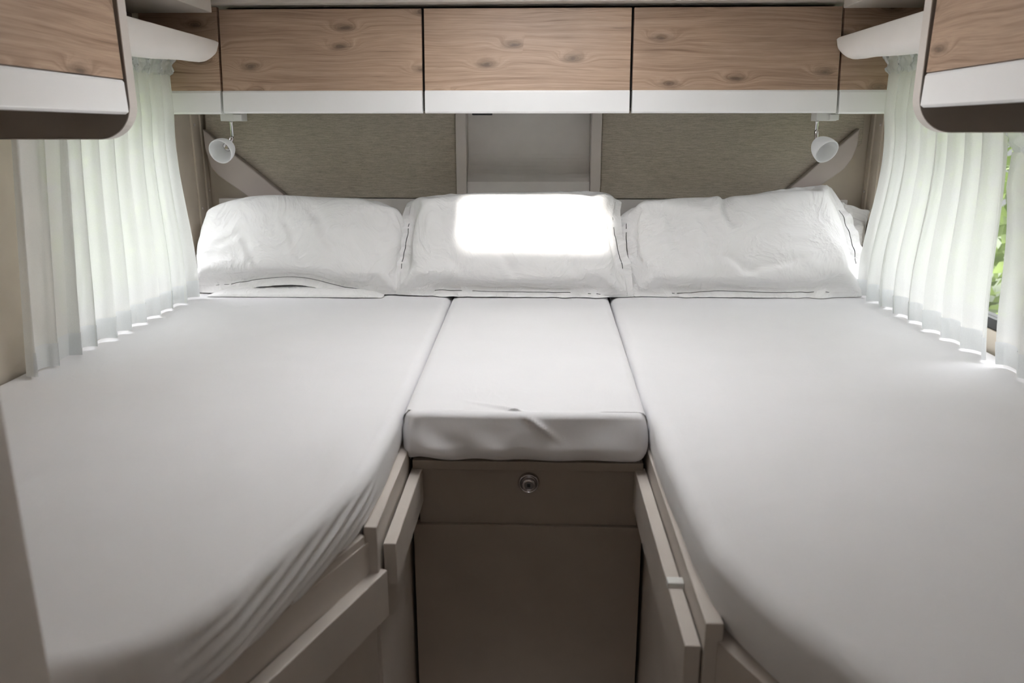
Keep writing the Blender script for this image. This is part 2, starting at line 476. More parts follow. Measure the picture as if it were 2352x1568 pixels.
# ------------------------------------------------------------------ side overhead lockers
def side_locker(xf, xw, ye, zb, sg, label):
    """xf: door face, sg: +1 for the locker whose wall is at -x"""
    t = thing('side_locker', label, 'overhead locker', ((xf + xw) / 2, .9, zb), 'oak fronted lockers along the side walls')
    y0 = .15
    cx = sorted((xw, xf - sg * .02))
    box('carcass', cx[0], cx[1], y0, ye - .002, zb + .052, CEIL, M['greige_dark'], t, bev=0)
    # door follows the aisle, leaning a little outwards at its foot
    def face(x, z0, z1, th, lean):
        return [(x, 0, z0), (x - sg * lean, 0, z1), (x - sg * (lean + th), 0, z1), (x - sg * th, 0, z0)]
    pts = face(xf, zb + .102, zb + .40, .018, .006)
    d = prism('door', [(p[0], y0, p[2]) for p in pts], (0, ye - .005 - y0, 0), M['woody'], t, bev=.001)
    x2 = xf + sg * .004
    pr = [(x2, zb + .046), (x2 - sg * .002, zb + .096), (x2 - sg * .005, zb + .1005), (xf - sg * .02, zb + .1005), (xf - sg * .02, zb + .042), (x2 - sg * .006, zb + .042)]
    prism('handle_strip', [(p[0], y0, p[1]) for p in pr], (0, ye - .007 - y0, 0), M['white'], d, bev=.0012)
    # end panel with rounded lower corner
    r = .062; pts = []
    xi = xf + sg * .002
    pts.append((xw, ye, zb)); pts.append((xi - sg * r, ye, zb))
    for k in range(1, 13):
        a = math.pi / 2 * k / 12
        pts.append((xi - sg * r + sg * r * math.sin(a), ye, zb + r - r * math.cos(a)))
    pts.append((xi, ye, CEIL)); pts.append((xw, ye, CEIL))
    e = prism('end_panel', pts, (0, .026, 0), M['greige_dark'], t, bev=.0012)
    # edge band wraps the aisle-side edge
    bm = bmesh.new(); bandpts = pts[0:len(pts) - 1]
    va = []
    for p in bandpts:
        va.append(p)
    inner, outer = [], []
    for i, p in enumerate(va):
        if i == 0: nrm = Vector((0, -1))
        else:
            q0 = va[max(0, i - 1)]; q1 = va[min(len(va) - 1, i + 1)]
            tx, tz = q1[0] - q0[0], q1[2] - q0[2]
            nrm = Vector((tz, -tx)) if sg > 0 else Vector((-tz, tx))
            nrm.normalize()
        outer.append((p[0] + nrm.x * .0016, p[2] + nrm.y * .0016)); inner.append((p[0] + nrm.x * .0001, p[2] + nrm.y * .0001))
    for ring in (0, 1):
        pass
    A = [[bm.verts.new((q[0], ye - .0005 + dy, q[1] + H)) for q in arr] for arr, dy in ((inner, 0), (outer, 0), (outer, .027), (inner, .027))]
    for k in range(4):
        a, b = A[k], A[(k + 1) % 4]
        for i in range(len(a) - 1): bm.faces.new((a[i], a[i + 1], b[i + 1], b[i]))
    link('edge_band', finish(bm, 'edge_band'), M['edge'], e)
    lathe('downlight', [(0, 0), (.032, 0), (.030, -.004), (0, -.004)], ((xf + xw) / 2 + sg * .11, 1.09, zb + .052), (0, 0, 1), M['chrome'], t)
side_locker(-.735, XL + .001, 1.44, -.014, 1, 'side overhead locker with wavy oak door and round-cornered end panel, near the visible bulb')
side_locker(.690, XR - .001, 1.505, -.002, -1, 'side overhead locker with round-cornered end panel, near the egg-shaped lamp')

# ------------------------------------------------------------------ headboards, niche, braces, lower rail
def headboard(pts, label):
    o = prism('headboard', pts, (0, .02, 0), M['head'], None, bev=.004, seg=3)
    tag(o, label, 'headboard', 'brown linen headboards under the rear lockers')
headboard([(XL + .02, 2.598, .06), (-.2675, 2.598, .06), (-.2675, 2.598, -.214), (-.86, 2.598, -.214), (XL + .02, 2.598, -.04)],
          'brown linen-textured headboard behind the pillow beside the lamp with the visible bulb')
headboard([(.201, 2.598, .06), (XR - .035, 2.598, .06), (XR - .035, 2.598, -.04), (.85, 2.598, -.214), (.201, 2.598, -.214)],
          'brown linen-textured headboard behind the pillow beside the egg-shaped lamp')
def brace(pts, label):
    o = prism('corner_brace', pts, (0, .028, 0), M['brace'], None, bev=.004, seg=3)
    tag(o, label, 'corner brace', 'slanted boards in the rear corners')
brace([(-1.078, 2.568, .005), (-.805, 2.568, -.222), (-.930, 2.568, -.222), (-1.040, 2.568, -.142), (-1.062, 2.568, -.115), (-1.076, 2.568, -.06)],
      'slanted mauve-grey board in the rear corner behind the lamp with the visible bulb')
brace([(1.002, 2.568, .008), (1.001, 2.568, -.045), (.988, 2.568, -.085), (.966, 2.568, -.118), (.84, 2.568, -.215), (.76, 2.568, -.215)],
      'slanted mauve-grey board in the rear corner behind the egg-shaped lamp')
nt = thing('shelf_niche', 'pale grey recessed niche with two upright posts behind the middle pillow', 'niche', (-.03, 2.6, -.4))
box('post', -.265, -.232, 2.572, YB, -.40, .06, M['edge'], nt, bev=.003)
box('post', .166, .199, 2.572, YB, -.40, .06, M['edge'], nt, bev=.003)
prof = [(2.636, .06)]
for k in range(9):
    a = k / 8
    prof.append((2.632 - .045 * a * a, -.06 - .10 * a))
prof += [(2.583, -.30), (YB, -.30), (YB, .06)]
prism('back_panel', [(-.231, y, z) for y, z in prof], (.396, 0, 0), M['niche'], nt, bev=0)
for x0, x1, l in ((-1.06, -.268, 'grey board under the headboard, showing between the plump pillow and the sunlit one'), (.202, 1.0, 'grey board under the headboard, showing between the sunlit pillow and the slumped one')):
    tag(box('backing_board', x0, x1, 2.600, 2.622, -.42, -.2165, M['niche']), l, 'board', 'grey boards under the headboards')
o = box('socket_strip', -.206, -.144, 2.50, 2.53, .046, .0615, M['black'], None, bev=.002)
tag(o, 'small black strip fixture peeking out under the middle overhead locker', 'fixture')

# ------------------------------------------------------------------ reading lamps
def lamp(mx, sx, cz, ctr, axis, stem_z, label, swit):
    t = thing('reading_lamp', label, 'reading lamp', (sx, 2.29, .045), 'small glass reading lamps under the rear lockers')
    box('mount', mx[0], mx[1], 2.265, 2.31, .026, .0625, M['wplast'], t, bev=.002)
    box('switch', swit - .012, swit + .012, 2.258, 2.266, .028, .044, M['wplast'], t, bev=.002)
    lathe('stem', [(.0055, 0), (.0055, -.004), (.0045, -.005), (.0045, .026 - stem_z * -1 if False else -(.026 - stem_z))], (sx, 2.285, .026), (0, 0, 1), M['chrome'], t, 20)
    ax = Vector(axis).normalized(); c = Vector(ctr)
    L = .058; back = c - ax * L
    # joint between stem foot and the back of the shade
    j0 = Vector((sx, 2.285, stem_z + .001)); jv = (back - ax * -.004) - j0
    lathe('joint', [(.003, 0), (.0055, jv.length * .2), (.0055, jv.length * .8), (.004, jv.length)], j0, jv, M['dchrome'], t, 20)
    prof = [(0.006, 0)]
    for k in range(1, 15):
        a = k / 14
        prof.append((.0345 * (math.sin(a * math.pi / 2) ** .72) , L * (1 - math.cos(a * math.pi / 2) ** 1.0) * .55 + L * .45 * a))
    inner = [(r - .003, h + .0025 if h < L * .8 else h) for r, h in prof[::-1] if r > .012]
    lathe('lamp_shade', prof + [(.0335, L + .0012)] + inner + [(.009, .006)], back, ax, M['frost'], t, 40)
    bt = lathe('bulb', [(.012, .006), (.013, .010), (.013, .017), (.010, .018), (.009, .016), (.0045, .016), (.0045, .022), (.002, .024), (0, .0242)], back, ax, M['dchrome'], t, 24)
    lathe('bulb_tip', [(.0035, .018), (.0045, .022), (.003, .028), (0, .029)], back, ax, M['brass'], bt, 16)
lamp((-.897, -.836), -.8745, .02, (-.894, 2.235, -.057), (-.16, -.93, -.30), -.016, 'reading lamp with frosted shade facing out and its small bulb showing', -.846)
lamp((.761, .818), .771, .03, (.790, 2.238, -.056), (.30, -.80, -.50), .002, 'reading lamp with egg-shaped frosted shade tipped downwards, bulb hidden', .809)

# ------------------------------------------------------------------ bed bases and centre chest
def bed_base(sg, xin, corner_y, diag_end, label):
    t = thing('bed_cabinet', label, 'bed base', (sg * .65, 1.4, FLOOR), 'greige cabinets under the beds')
    xw = XL + .002 if sg < 0 else XR - .002
    de = diag_end
    def P(x, y): return (x, y)
    pl = [P(xin, YB - .03), P(xin, corner_y), P(de[0], de[1]), P(xw, de[1]), P(xw, YB - .03)]
    prism('carcass', [(x, y, FLOOR) for x, y in pl], (0, 0, -.603 - FLOOR), M['greige'], t, bev=0)
    return t
# plan lines: straight flank beside the chest, then a flank angled out towards the foot
tl = bed_base(-1, -.250, 1.070, (-.470, .52), 'greige bed base with angled flank under the mattress near the visible-bulb lamp')
board('rail', (-.250, 1.062), (-.250, 1.42), -.680, -.578, .010, .020, M['greige'], tl)
board('handle_board', (-.250, 1.085), (-.250, 1.374), -.690, -.618, .034, .020, M['greige'], tl)
board('side_panel', (-.250, 1.075), (-.250, 1.42), FLOOR, -.682, .006, .012, M['greige'], tl)
A0, A1 = (-.262, 1.062), (-.470, .52)
board('angled_rail', A0, A1, -.664, -.590, .005, .02, M['greige'], tl)
board('angled_handle_board', (A0[0] + .006, A0[1] + .02), A1, -.735, -.655, .030, .022, M['greige'], tl)
board('corner_stile', (-.257, 1.075), (-.270, 1.040), FLOOR, -.66, .006, .02, M['greige'], tl)
board('angled_door', (-.275, 1.028), A1, FLOOR, -.664, .006, .018, M['greige'], tl)
tr = bed_base(1, .216, .855, (.400, .46), 'greige bed base with white catch under the wider mattress near the egg-shaped lamp')
board('rail', (.216, .838), (.216, 1.42), -.700, -.578, .008, .022, M['greige'], tr)
hb = board('handle_board', (.216, .845), (.216, 1.374), -.698, -.615, .030, .020, M['greige'], tr)
board('side_panel', (.216, .845), (.216, 1.42), FLOOR, -.702, .004, .012, M['greige'], tr)
ct = box('catch', .185, .208, .973, .990, -.619, -.608, M['wplast'], hb, bev=.0015)
ct['label'] = 'small white plastic catch'
B0, B1 = (.232, .858), (.400, .46)
board('angled_rail', B0, B1, -.672, -.604, .004, .02, M['greige'], tr)
board('angled_handle_board', B0, B1, -.76, -.664, .026, .02, M['greige'], tr)
board('angled_door', B0, B1, FLOOR, -.674, .004, .018, M['greige'], tr)

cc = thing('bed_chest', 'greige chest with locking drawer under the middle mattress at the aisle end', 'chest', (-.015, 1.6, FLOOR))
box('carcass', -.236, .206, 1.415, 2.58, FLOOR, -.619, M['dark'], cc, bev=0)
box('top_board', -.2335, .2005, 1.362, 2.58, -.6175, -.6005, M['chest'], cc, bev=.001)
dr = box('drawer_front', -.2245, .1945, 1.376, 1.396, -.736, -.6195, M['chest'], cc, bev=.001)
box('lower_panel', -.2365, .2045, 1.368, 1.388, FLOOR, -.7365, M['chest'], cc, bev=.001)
lk = lathe('lock', [(.0205, .0), (.0205, .004), (.0195, .008), (.0165, .0095), (.0155, .006), (.013, .006), (.0125, .012), (.0115, .0135), (.008, .014), (0, .0142)],
           (-.0135, 1.376, -.648), (0, -1, 0), M['dchrome'], dr, 40)
lk['label'] = 'chrome push lock'
box('lock_slot', -.0165, -.0105, 1.3605, 1.3622, -.6515, -.6445, M['black'], lk, bev=0)

# ------------------------------------------------------------------ mattresses
def mattress(name, bnd, spine, zfun, foldf, label, ztop=-.5, zbot=-.603, r=.022, nv=80):
    """bnd: list of (x,y) along the visible edge; spine: same length, the wall side"""
    n = len(bnd); rows = []
    B = [Vector(b) for b in bnd]
    arc = [0.0]
    for i in range(1, n): arc.append(arc[-1] + (B[i] - B[i - 1]).length)
    for i in range(n):
        t = (B[min(n - 1, i + 1)] - B[max(0, i - 1)]).normalized()
        nr = Vector((t.y, -t.x))
        sp = Vector(spine[i])
        if nr.dot(B[i] - sp) < 0: nr = -nr
        row = []
        edge = B[i] - nr * r
        for j in range(nv + 1):
            v = j / nv; v = 1 - (1 - v) ** 1.35
            p = sp.lerp(edge, v)
            row.append((p.x, p.y, ztop + zfun(p.x, p.y)))
        ze = ztop + zfun(edge.x, edge.y)
        prof = [(r * math.sin(a), -r * (1 - math.cos(a))) for a in [math.pi / 2 * k / 8 for k in range(1, 9)]]
        depth = ze - zbot - r
        for k in range(1, 41):
            s = k / 40
            prof.append((r - .016 * s * s * s, -r - depth * s))
        for o_, dz in prof:
            h = -dz
            f = foldf(arc[i], h, B[i].x, B[i].y)
            w = min(1, h / .02)
            p = edge + nr * (o_ + f * w)
            row.append((p.x, p.y, ze + dz + f * (1 - w) * .6))
        rows.append(row)
    # curl under
    for row, i in zip(rows, range(n)):
        q = row[-1]; sp = Vector(spine[i]); d = (sp - Vector((q[0], q[1])))
        if d.length > 1e-6: d.normalize()
        row.append((q[0] + d.x * .05, q[1] + d.y * .05, q[2] + .001))
    me = grid_mesh(name, rows)
    return link(name, me, M['sheet'], None, smooth=True)

def dense(pts, step=.010):
    out = []
    for (a, b), (c, d) in zip(pts, pts[1:]):
        k = max(1, int(math.hypot(c - a, d - b) / step))
        for i in range(k): out.append((a + (c - a) * i / k, b + (d - b) * i / k))
    out.append(pts[-1])
    # round the corners
    for _ in range(10):
        out = [out[0]] + [((out[i - 1][0] + 2 * out[i][0] + out[i + 1][0]) / 4, (out[i - 1][1] + 2 * out[i][1] + out[i + 1][1]) / 4) for i in range(1, len(out) - 1)] + [out[-1]]
    return out

def spine_for(b, xw, y_lo, y_hi):
    n = len(b); out = []
    a0 = b[0][1]
    acc = [0.0]
    for i in range(1, n): acc.append(acc[-1] + math.hypot(b[i][0] - b[i - 1][0], b[i][1] - b[i - 1][1]))
    for i in range(n):
        s = acc[i] / acc[-1]
        out.append((xw, y_lo + (y_hi - y_lo) * s))
    return out

bl = dense([(XL + .03, .612), (-.60, .612), (-.46, .628), (-.400, .664), (-.345, .752), (-.300, .905), (-.252, 1.09), (-.249, 1.20), (-.252, 1.40), (-.268, 2.30), (-.274, 2.575)])
def z_left(x, y):
    z = .0025 * nz(x * 3, y * 3, 1.0) + .0012 * nz(x * 9, y * 9, 5.)
    # short ticks in the sheet near the inner corner, stretched towards the foot
    m = math.exp(-((y - 1.13) / .09) ** 2) * sstep(-.62, -.30, x) * (1 - sstep(-.29, -.255, x))
    q = x * 38 + y * 6 + 1.5 * nz(x * 6, y * 6, 2.)
    z += m * .0046 * max(0, math.sin(q)) ** 2
    m2 = math.exp(-((x + .62) / .25) ** 2 - ((y - 1.75) / .35) ** 2)
    z += m2 * .0016 * nz(x * 22 + y * 8, y * 14 - x * 5, 3.)
    return z
def f_left(a, h, x, y):
    if y > 1.35: return .0015 * nz(a * 10, h * 20, 2)
    m = sstep(.66, .78, y) * (1 - sstep(1.02, 1.16, y))
    q = (h + .24 * a) * 290 + 2.2 * nz(a * 4, h * 14, 4.)
    amp = .0052 * (0.55 + .6 * nz((h + .24 * a) * 55, a * 2.0, 7.))
    f = m * amp * math.sin(q) * sstep(.0, .05, h)
    f += .003 * nz(a * 7, h * 9, 9.)
    m2 = 1 - sstep(.66, .74, y)
    f += m2 * .008 * nz(a * 14 + h * 30, h * 6, 11.) * sstep(.01, .06, h)
    return f
o = mattress('mattress', bl, spine_for(bl, XL + .012, .625, 2.575), z_left, f_left, '')
tag(o, 'white sheeted mattress with stretched folds on its cut corner, beside the partition', 'mattress', 'white sheeted mattresses side by side')

br = dense([(XR - .03, .44), (.47, .45), (.405, .47), (.330, .636), (.268, .744), (.222, .862), (.212, .99), (.207, 1.28), (.214, 1.80), (.226, 2.29), (.230, 2.575)])
def z_right(x, y):
    z = .003 * nz(x * 3, y * 3, 21.0) + .001 * nz(x * 10, y * 8, 25.)
    m = math.exp(-((x - .285) / .055) ** 2) * sstep(.80, .95, y) * (1 - sstep(1.15, 1.30, y))
    q = y * 105 - x * 70 + 2.2 * nz(x * 5, y * 5, 22.)
    z += m * .0011 * math.sin(q) * (.6 + nz(x * 8, y * 12, 27.))
    z -= .004 * (1 - sstep(.55, .95, y)) * (1 - sstep(.3, .7, x))
    m = math.exp(-((x - .38) / .12) ** 2 - ((y - 2.1) / .25) ** 2)
    z += m * .0012 * nz(x * 25 - y * 10, y * 6, 23.)
    return z
def f_right(a, h, x, y):
    f = .003 * nz(a * 5, h * 8, 31.)
    f += .0012 * nz(a * 22, h * 10 + a * 3, 33.) * sstep(0, .03, h)
    return f
o = mattress('mattress', br, spine_for(br, XR - .010, .455, 2.575), z_right, f_right, '', r=.026)
tag(o, 'broad white sheeted mattress with a smooth flank, next to the parted curtains', 'mattress', 'white sheeted mattresses side by side')

def cushion():
    """middle mattress: a rounded slab whose nose bulges over the chest"""
    x0, x1, y0, y1 = -.2485, .2045, 1.335, 2.57
    zt, zb = -.5005, -.6000
    nx, na = 130, 0
    def prof(u):
        """cross-section along y: from under the nose round to the top and back"""
        pts = []
        zc = (zt + zb) / 2
        # bottom start
        for k in range(14):
            a = -math.pi / 2 + math.pi / 2 * k / 13
            pts.append((y0 + .045 - .040 * math.cos(a), zb + .035 + .035 * math.sin(a), 'n'))
        for k in range(1, 12):
            s = k / 12
            pts.append((y0 + .005 + .010 * s, zb + .035 + (zt - .012 - zb - .035) * s, 'n'))
        for k in range(8):
            a = math.pi / 2 * k / 7
            pts.append((y0 + .015 + .016 * (1 - math.cos(a)), zt - .012 + .012 * math.sin(a), 'n'))
        m = 130
        for k in range(1, m + 1):
            s = (k / m) ** 1.7
            pts.append((y0 + .031 + (y1 - y0 - .031) * s, zt, 't'))
        return pts
    base = prof(0)
    rows = []
    for i in range(nx + 1):
        u = i / nx
        uu = -1 + 2 * u
        ss = math.copysign(abs(uu) ** .8, uu)
        row = []
        edge = max(0, (abs(ss) - .90) / .10)
        for k, (y, z, tagk) in enumerate(base):
            fy = (y - y0) / (y1 - y0)
            xl = x0 - .022 * fy; xr = x1 + .022 * fy
            mid = (xl + xr) / 2; hw = (xr - xl) / 2
            bulge = 0.0
            if tagk == 'n':
                rel = (z - zb) / (zt - zb)
                bulge = .006 * math.sin(math.pi * min(1, max(0, rel)) )
            x = mid + ss * (hw + bulge)
            yy = y; zz = z
            # round the plan corners of the nose and the long edges
            drop = 1 - math.sqrt(max(0, 1 - min(1, edge) ** 2))
            if tagk == 'n': yy += .045 * drop
            zz = z - .018 * drop * (1 if tagk == 't' else max(0, (z - zb) / (zt - zb)))
            zz = max(zz, zb)
            if tagk == 't':
                zz += .0016 * nz(x * 4, yy * 4, 41.)
                q = (yy * 46 + x * 12 + nz(x * 4, yy * 4, 42.))
                zz += .0008 * math.sin(q) * sstep(.05, .18, x) * (1 - sstep(1.95, 2.2, yy))
                # the one sharp diagonal crease over the front edge
            d = (x + .055) * .55 + (yy - 1.375) * 1.0
            cr = math.exp(-(d / .006) ** 2) * math.exp(-((x + .055) / .05) ** 2)
            if tagk == 't': zz += .006 * cr
            if tagk == 'n':
                rel = max(0, min(1, (zt - z) / (zt - zb)))
                l = sstep(.45, 1.0, 1 - u) + .35
                q = x * 58 - (zt - z) * 46 + 1.6 * nz(x * 9, z * 9, 43.)
                f = .0062 * l * math.sin(q) * sstep(.2, .85, rel) + .003 * nz(x * 9 - z * 12, z * 10, 44.)
                if u < .12: f += .004 * math.sin(x * 160 - z * 30) * (1 - u / .12)
                yy += f
                yy -= .007 * math.exp(-(((x + .015) * .7 - (zt - z) * 1.0 + .008) / .006) ** 2) * math.exp(-((x - .0) / .03) ** 2)
            row.append((x, yy, zz))
        rows.append(row)
    # side skirts
    full = []
    for sgn in (0,):
        pass
    left = [[(p[0] + .012, p[1], max(zb, p[2] - .085)) for p in rows[0]]]
    right = [[(p[0] - .012, p[1], max(zb, p[2] - .085)) for p in rows[-1]]]
    return link('mattress', grid_mesh('mattress', left + rows + right), M['sheet'], None, smooth=True)
o = cushion()
tag(o, 'short white sheeted middle mattress with puckered rounded nose above the drawer', 'mattress', 'white sheeted mattresses side by side')

# ------------------------------------------------------------------ pillows: two sheets sewn at a seam and blown up
def inflate(w, h, nx, ny, fl, seed, press, iters=220, slack=1.04, smooth_k=.12, fill=.085):
    """returns front grid (with flange of fl cells), back grid; plane coords x (0..w), y (0..h), z out"""
    rng = np.random.default_rng(seed)
    dx, dy = w / nx, h / ny
    gx, gy = np.meshgrid(np.arange(-fl, nx + fl + 1), np.arange(-fl, ny + fl + 1), indexing='ij')
    Fp = np.stack([gx * dx, gy * dy, np.zeros_like(gx, dtype=float)], -1).astype(float)
    bx, by = np.meshgrid(np.arange(0, nx + 1), np.arange(0, ny + 1), indexing='ij')
    Bp = np.stack([bx * dx, by * dy, np.zeros_like(bx, dtype=float)], -1).astype(float)
    def bubble(a, b): return np.clip(1 - np.abs(2 * a / nx - 1) ** 3, 0, 1) * np.clip(1 - np.abs(2 * b / ny - 1) ** 3, 0, 1)
    Fp[..., 2] += .05 * bubble(np.clip(gx, 0, nx), np.clip(gy, 0, ny)) + rng.normal(0, .0012, gx.shape)
    Bp[..., 2] -= .05 * bubble(bx, by) + rng.normal(0, .0012, bx.shape)
    rx, ry = dx * slack, dy * slack
    dg = math.hypot(rx, ry)
    vF = np.zeros_like(Fp); vB = np.zeros_like(Bp)
    ringF = (slice(fl, fl + nx + 1), slice(fl, fl + ny + 1))
    mask = np.zeros(Bp.shape[:2], bool); mask[0, :] = mask[-1, :] = mask[:, 0] = mask[:, -1] = True
    def solve(A, rest, k, a, b):
        p, q = A[a], A[b]
        d = q - p; L = np.sqrt((d * d).sum(-1, keepdims=True)) + 1e-9
        c = k * .5 * (1 - rest / L) * d
        A[a] = p + c; A[b] = q - c
    def cons(A):
        n, m = A.shape[:2]
        for s in (0, 1):
            e = s + 2 * ((n - s) // 2)
            solve(A, rx, 1.0, np.s_[s:e:2, :], np.s_[s + 1:e + 0:2, :])
            e = s + 2 * ((m - s) // 2)
            solve(A, ry, 1.0, np.s_[:, s:e:2], np.s_[:, s + 1:e:2])
        for s in (0, 1):
            e = s + 2 * ((n - s) // 2)
            solve(A, dg, .25, (slice(s, e, 2), slice(0, m - 1)), (slice(s + 1, e, 2), slice(1, m)))
            solve(A, dg, .25, (slice(s, e, 2), slice(1, m)), (slice(s + 1, e, 2), slice(0, m - 1)))
        for s in (0, 1, 2, 3):
            k = smooth_k
            a = np.arange(s, n - 2, 4); 
            if len(a): solve(A, 2 * rx, k, np.ix_(a, range(m)), np.ix_(a + 2, range(m)))
            a = np.arange(s, m - 2, 4)
            if len(a): solve(A, 2 * ry, k, np.ix_(range(n), a), np.ix_(range(n), a + 2))
    def nrm(A):
        tx = np.gradient(A, axis=0); ty = np.gradient(A, axis=1)
        c = np.cross(tx, ty); return c / (np.sqrt((c * c).sum(-1, keepdims=True)) + 1e-9)
    dt = .02
    for it in range(iters):
        nF = nrm(Fp[ringF]); nB = -nrm(Bp)
        p = press * min(1, it / 40) * float(np.clip((fill - np.percentile(Fp[..., 2], 97)) / fill * 8, -.3, 1))
        aF = np.zeros_like(Fp); aF[ringF] = nF * p
        aB = nB * p
        vF = (vF + aF * dt) * .90; vB = (vB + aB * dt) * .90
        F0, B0 = Fp.copy(), Bp.copy()
        Fp = Fp + vF * dt; Bp = Bp + vB * dt
        for _ in range(4):
            cons(Fp); cons(Bp)
            r = Fp[ringF]
            mm = .5 * (r[mask] + Bp[mask])
            r[mask] = mm; Bp[mask] = mm
            Fp[ringF] = r
        vF = (Fp - F0) / dt; vB = (Bp - B0) / dt
    return Fp, Bp, fl

def curve_pts(pts, n):
    """n+1 points along a smooth open polyline, by arc length"""
    p = [Vector(q) for q in pts]
    # catmull-rom resample
    fine = []
    for i in range(len(p) - 1):
        p0 = p[max(0, i - 1)]; p1 = p[i]; p2 = p[i + 1]; p3 = p[min(len(p) - 1, i + 2)]
        for k in range(20):
            t = k / 20
            fine.append(.5 * ((2 * p1) + (p2 - p0) * t + (2 * p0 - 5 * p1 + 4 * p2 - p3) * t * t + (3 * p1 - p0 - 3 * p2 + p3) * t ** 3))
    fine.append(p[-1])
    acc = [0]
    for a, b in zip(fine, fine[1:]): acc.append(acc[-1] + (b - a).length)
    out = []; j = 0
    for i in range(n + 1):
        s = acc[-1] * i / n
        while j < len(acc) - 2 and acc[j + 1] < s: j += 1
        t = (s - acc[j]) / max(1e-9, acc[j + 1] - acc[j])
        out.append(fine[j].lerp(fine[j + 1], min(1, max(0, t))))
    return np.array([[v.x, v.y] for v in out])

def pillow(name, bottom, top, left, right, seed, label, cat='pillow', group=None, foot=(2.40, -.487), lean=(.13, .29), thick=1.0, press=9.0,
           flange=3, creases=(), floor=-.4965, ymax=2.588, slack=1.04, nxy=(84, 52), sag=0.0, xlim=None, sides='btlr'):
    nx, ny = nxy
    F, B, fl = inflate(.70, .42, nx, ny, flange, seed, press, slack=slack)
    b = curve_pts(bottom, nx); t = curve_pts(top, nx); l = curve_pts(left, ny); r = curve_pts(right, ny)
    u = np.linspace(0, 1, nx + 1)[:, None, None]; v = np.linspace(0, 1, ny + 1)[None, :, None]
    def coons(b, t, l, r):
        return ((1 - v) * b[:, None, :] + v * t[:, None, :] + (1 - u) * l[None, :, :] + u * r[None, :, :]
                - ((1 - u) * (1 - v) * b[0] + u * (1 - v) * b[-1] + (1 - u) * v * t[0] + u * v * t[-1]))
    T = coons(b, t, l, r)
    def warp(S):
        S2 = S[..., :2]
        Cs = coons(S2[:, 0], S2[:, -1], S2[0, :], S2[-1, :])
        return np.concatenate([T + (S2 - Cs), S[..., 2:3] * thick], -1)
    ring = (slice(fl, fl + nx + 1), slice(fl, fl + ny + 1))
    FF = np.zeros_like(F); FF[ring] = warp(F[ring]); BB = warp(B)
    # flange keeps its own offset from the seam it is sewn to
    for i in range(FF.shape[0]):
        for j in range(FF.shape[1]):
            ii = min(max(i, fl), fl + nx); jj = min(max(j, fl), fl + ny)
            if ii != i or jj != j:
                FF[i, j] = FF[ii, jj] + (F[i, j] - F[ii, jj]) * (1, 1, 1)
    for (x0, t0, x1, t1, wd, dp) in creases:
        ax, at = x1 - x0, t1 - t0; L2 = ax * ax + at * at; Ln = math.sqrt(L2)
        for A, sg in ((FF, 1),):
            px, pt = A[..., 0] - x0, A[..., 1] - t0
            s = (px * ax + pt * at) / L2
            dist = (px * at - pt * ax) / Ln + .004 * np.sin(s * 7)
            g = np.exp(-(dist / wd) ** 2) - .55 * np.exp(-((dist - 1.6 * wd) / wd) ** 2)
            e = np.clip(np.minimum((s + .15) / .3, (1.15 - s) / .3), 0, 1)
            A[..., 2] -= 1.7 * dp * g * e
    ty, tz = lean; Ln = math.hypot(ty, tz); ty /= Ln; tz /= Ln
    def place(A):
        X = A[..., 0]; tt = A[..., 1]; w = A[..., 2]
        Y = foot[0] + tt * ty - w * tz
        Z = foot[1] + tt * tz + w * ty
        Z = Z - sag * np.clip(w, 0, .2) * np.clip(1 - tt / .3, 0, 1)
        Z = np.where(Z < floor, floor + (Z - floor) * .02, Z)
        Z = np.maximum(Z, floor - .0005)
        Y = np.where(Y > ymax, ymax + (Y - ymax) * .05, Y)
        if xlim:
            X = np.where(X < xlim[0], xlim[0] + (X - xlim[0]) * .06, X)
            X = np.where(X > xlim[1], xlim[1] + (X - xlim[1]) * .06, X)
        return np.stack([X, Y, Z + H], -1)
    PF, PB = place(FF), place(BB)
    verts = PF.reshape(-1, 3).tolist()
    mF = PF.shape[1]
    idF = lambda i, j: i * mF + j
    faces = []
    for i in range(PF.shape[0] - 1):
        for j in range(mF - 1):
            if (i < fl and 'l' not in sides) or (i >= fl + nx and 'r' not in sides) or (j < fl and 'b' not in sides) or (j >= fl + ny and 't' not in sides): continue
            faces.append((idF(i, j), idF(i + 1, j), idF(i + 1, j + 1), idF(i, j + 1)))
    idB = {}
    for i in range(nx + 1):
        for j in range(ny + 1):
            if i in (0, nx) or j in (0, ny): idB[i, j] = idF(i + fl, j + fl)
            else: idB[i, j] = len(verts); verts.append(PB[i, j].tolist())
    for i in range(nx):
        for j in range(ny): faces.append((idB[i, j], idB[i, j + 1], idB[i + 1, j + 1], idB[i + 1, j]))
    used = sorted({v for f in faces for v in f}); mp = {v: k for k, v in enumerate(used)}
    verts = [verts[v] for v in used]; faces = [tuple(mp[v] for v in f) for f in faces]
    me = bpy.data.meshes.new(name); me.from_pydata(verts, [], faces); me.update()
    o = link(name, me, M['pillow'], None, smooth=True)
    md = o.modifiers.new('smooth', 'SUBSURF'); md.levels = 1; md.render_levels = 1
    return tag(o, label, cat, group)

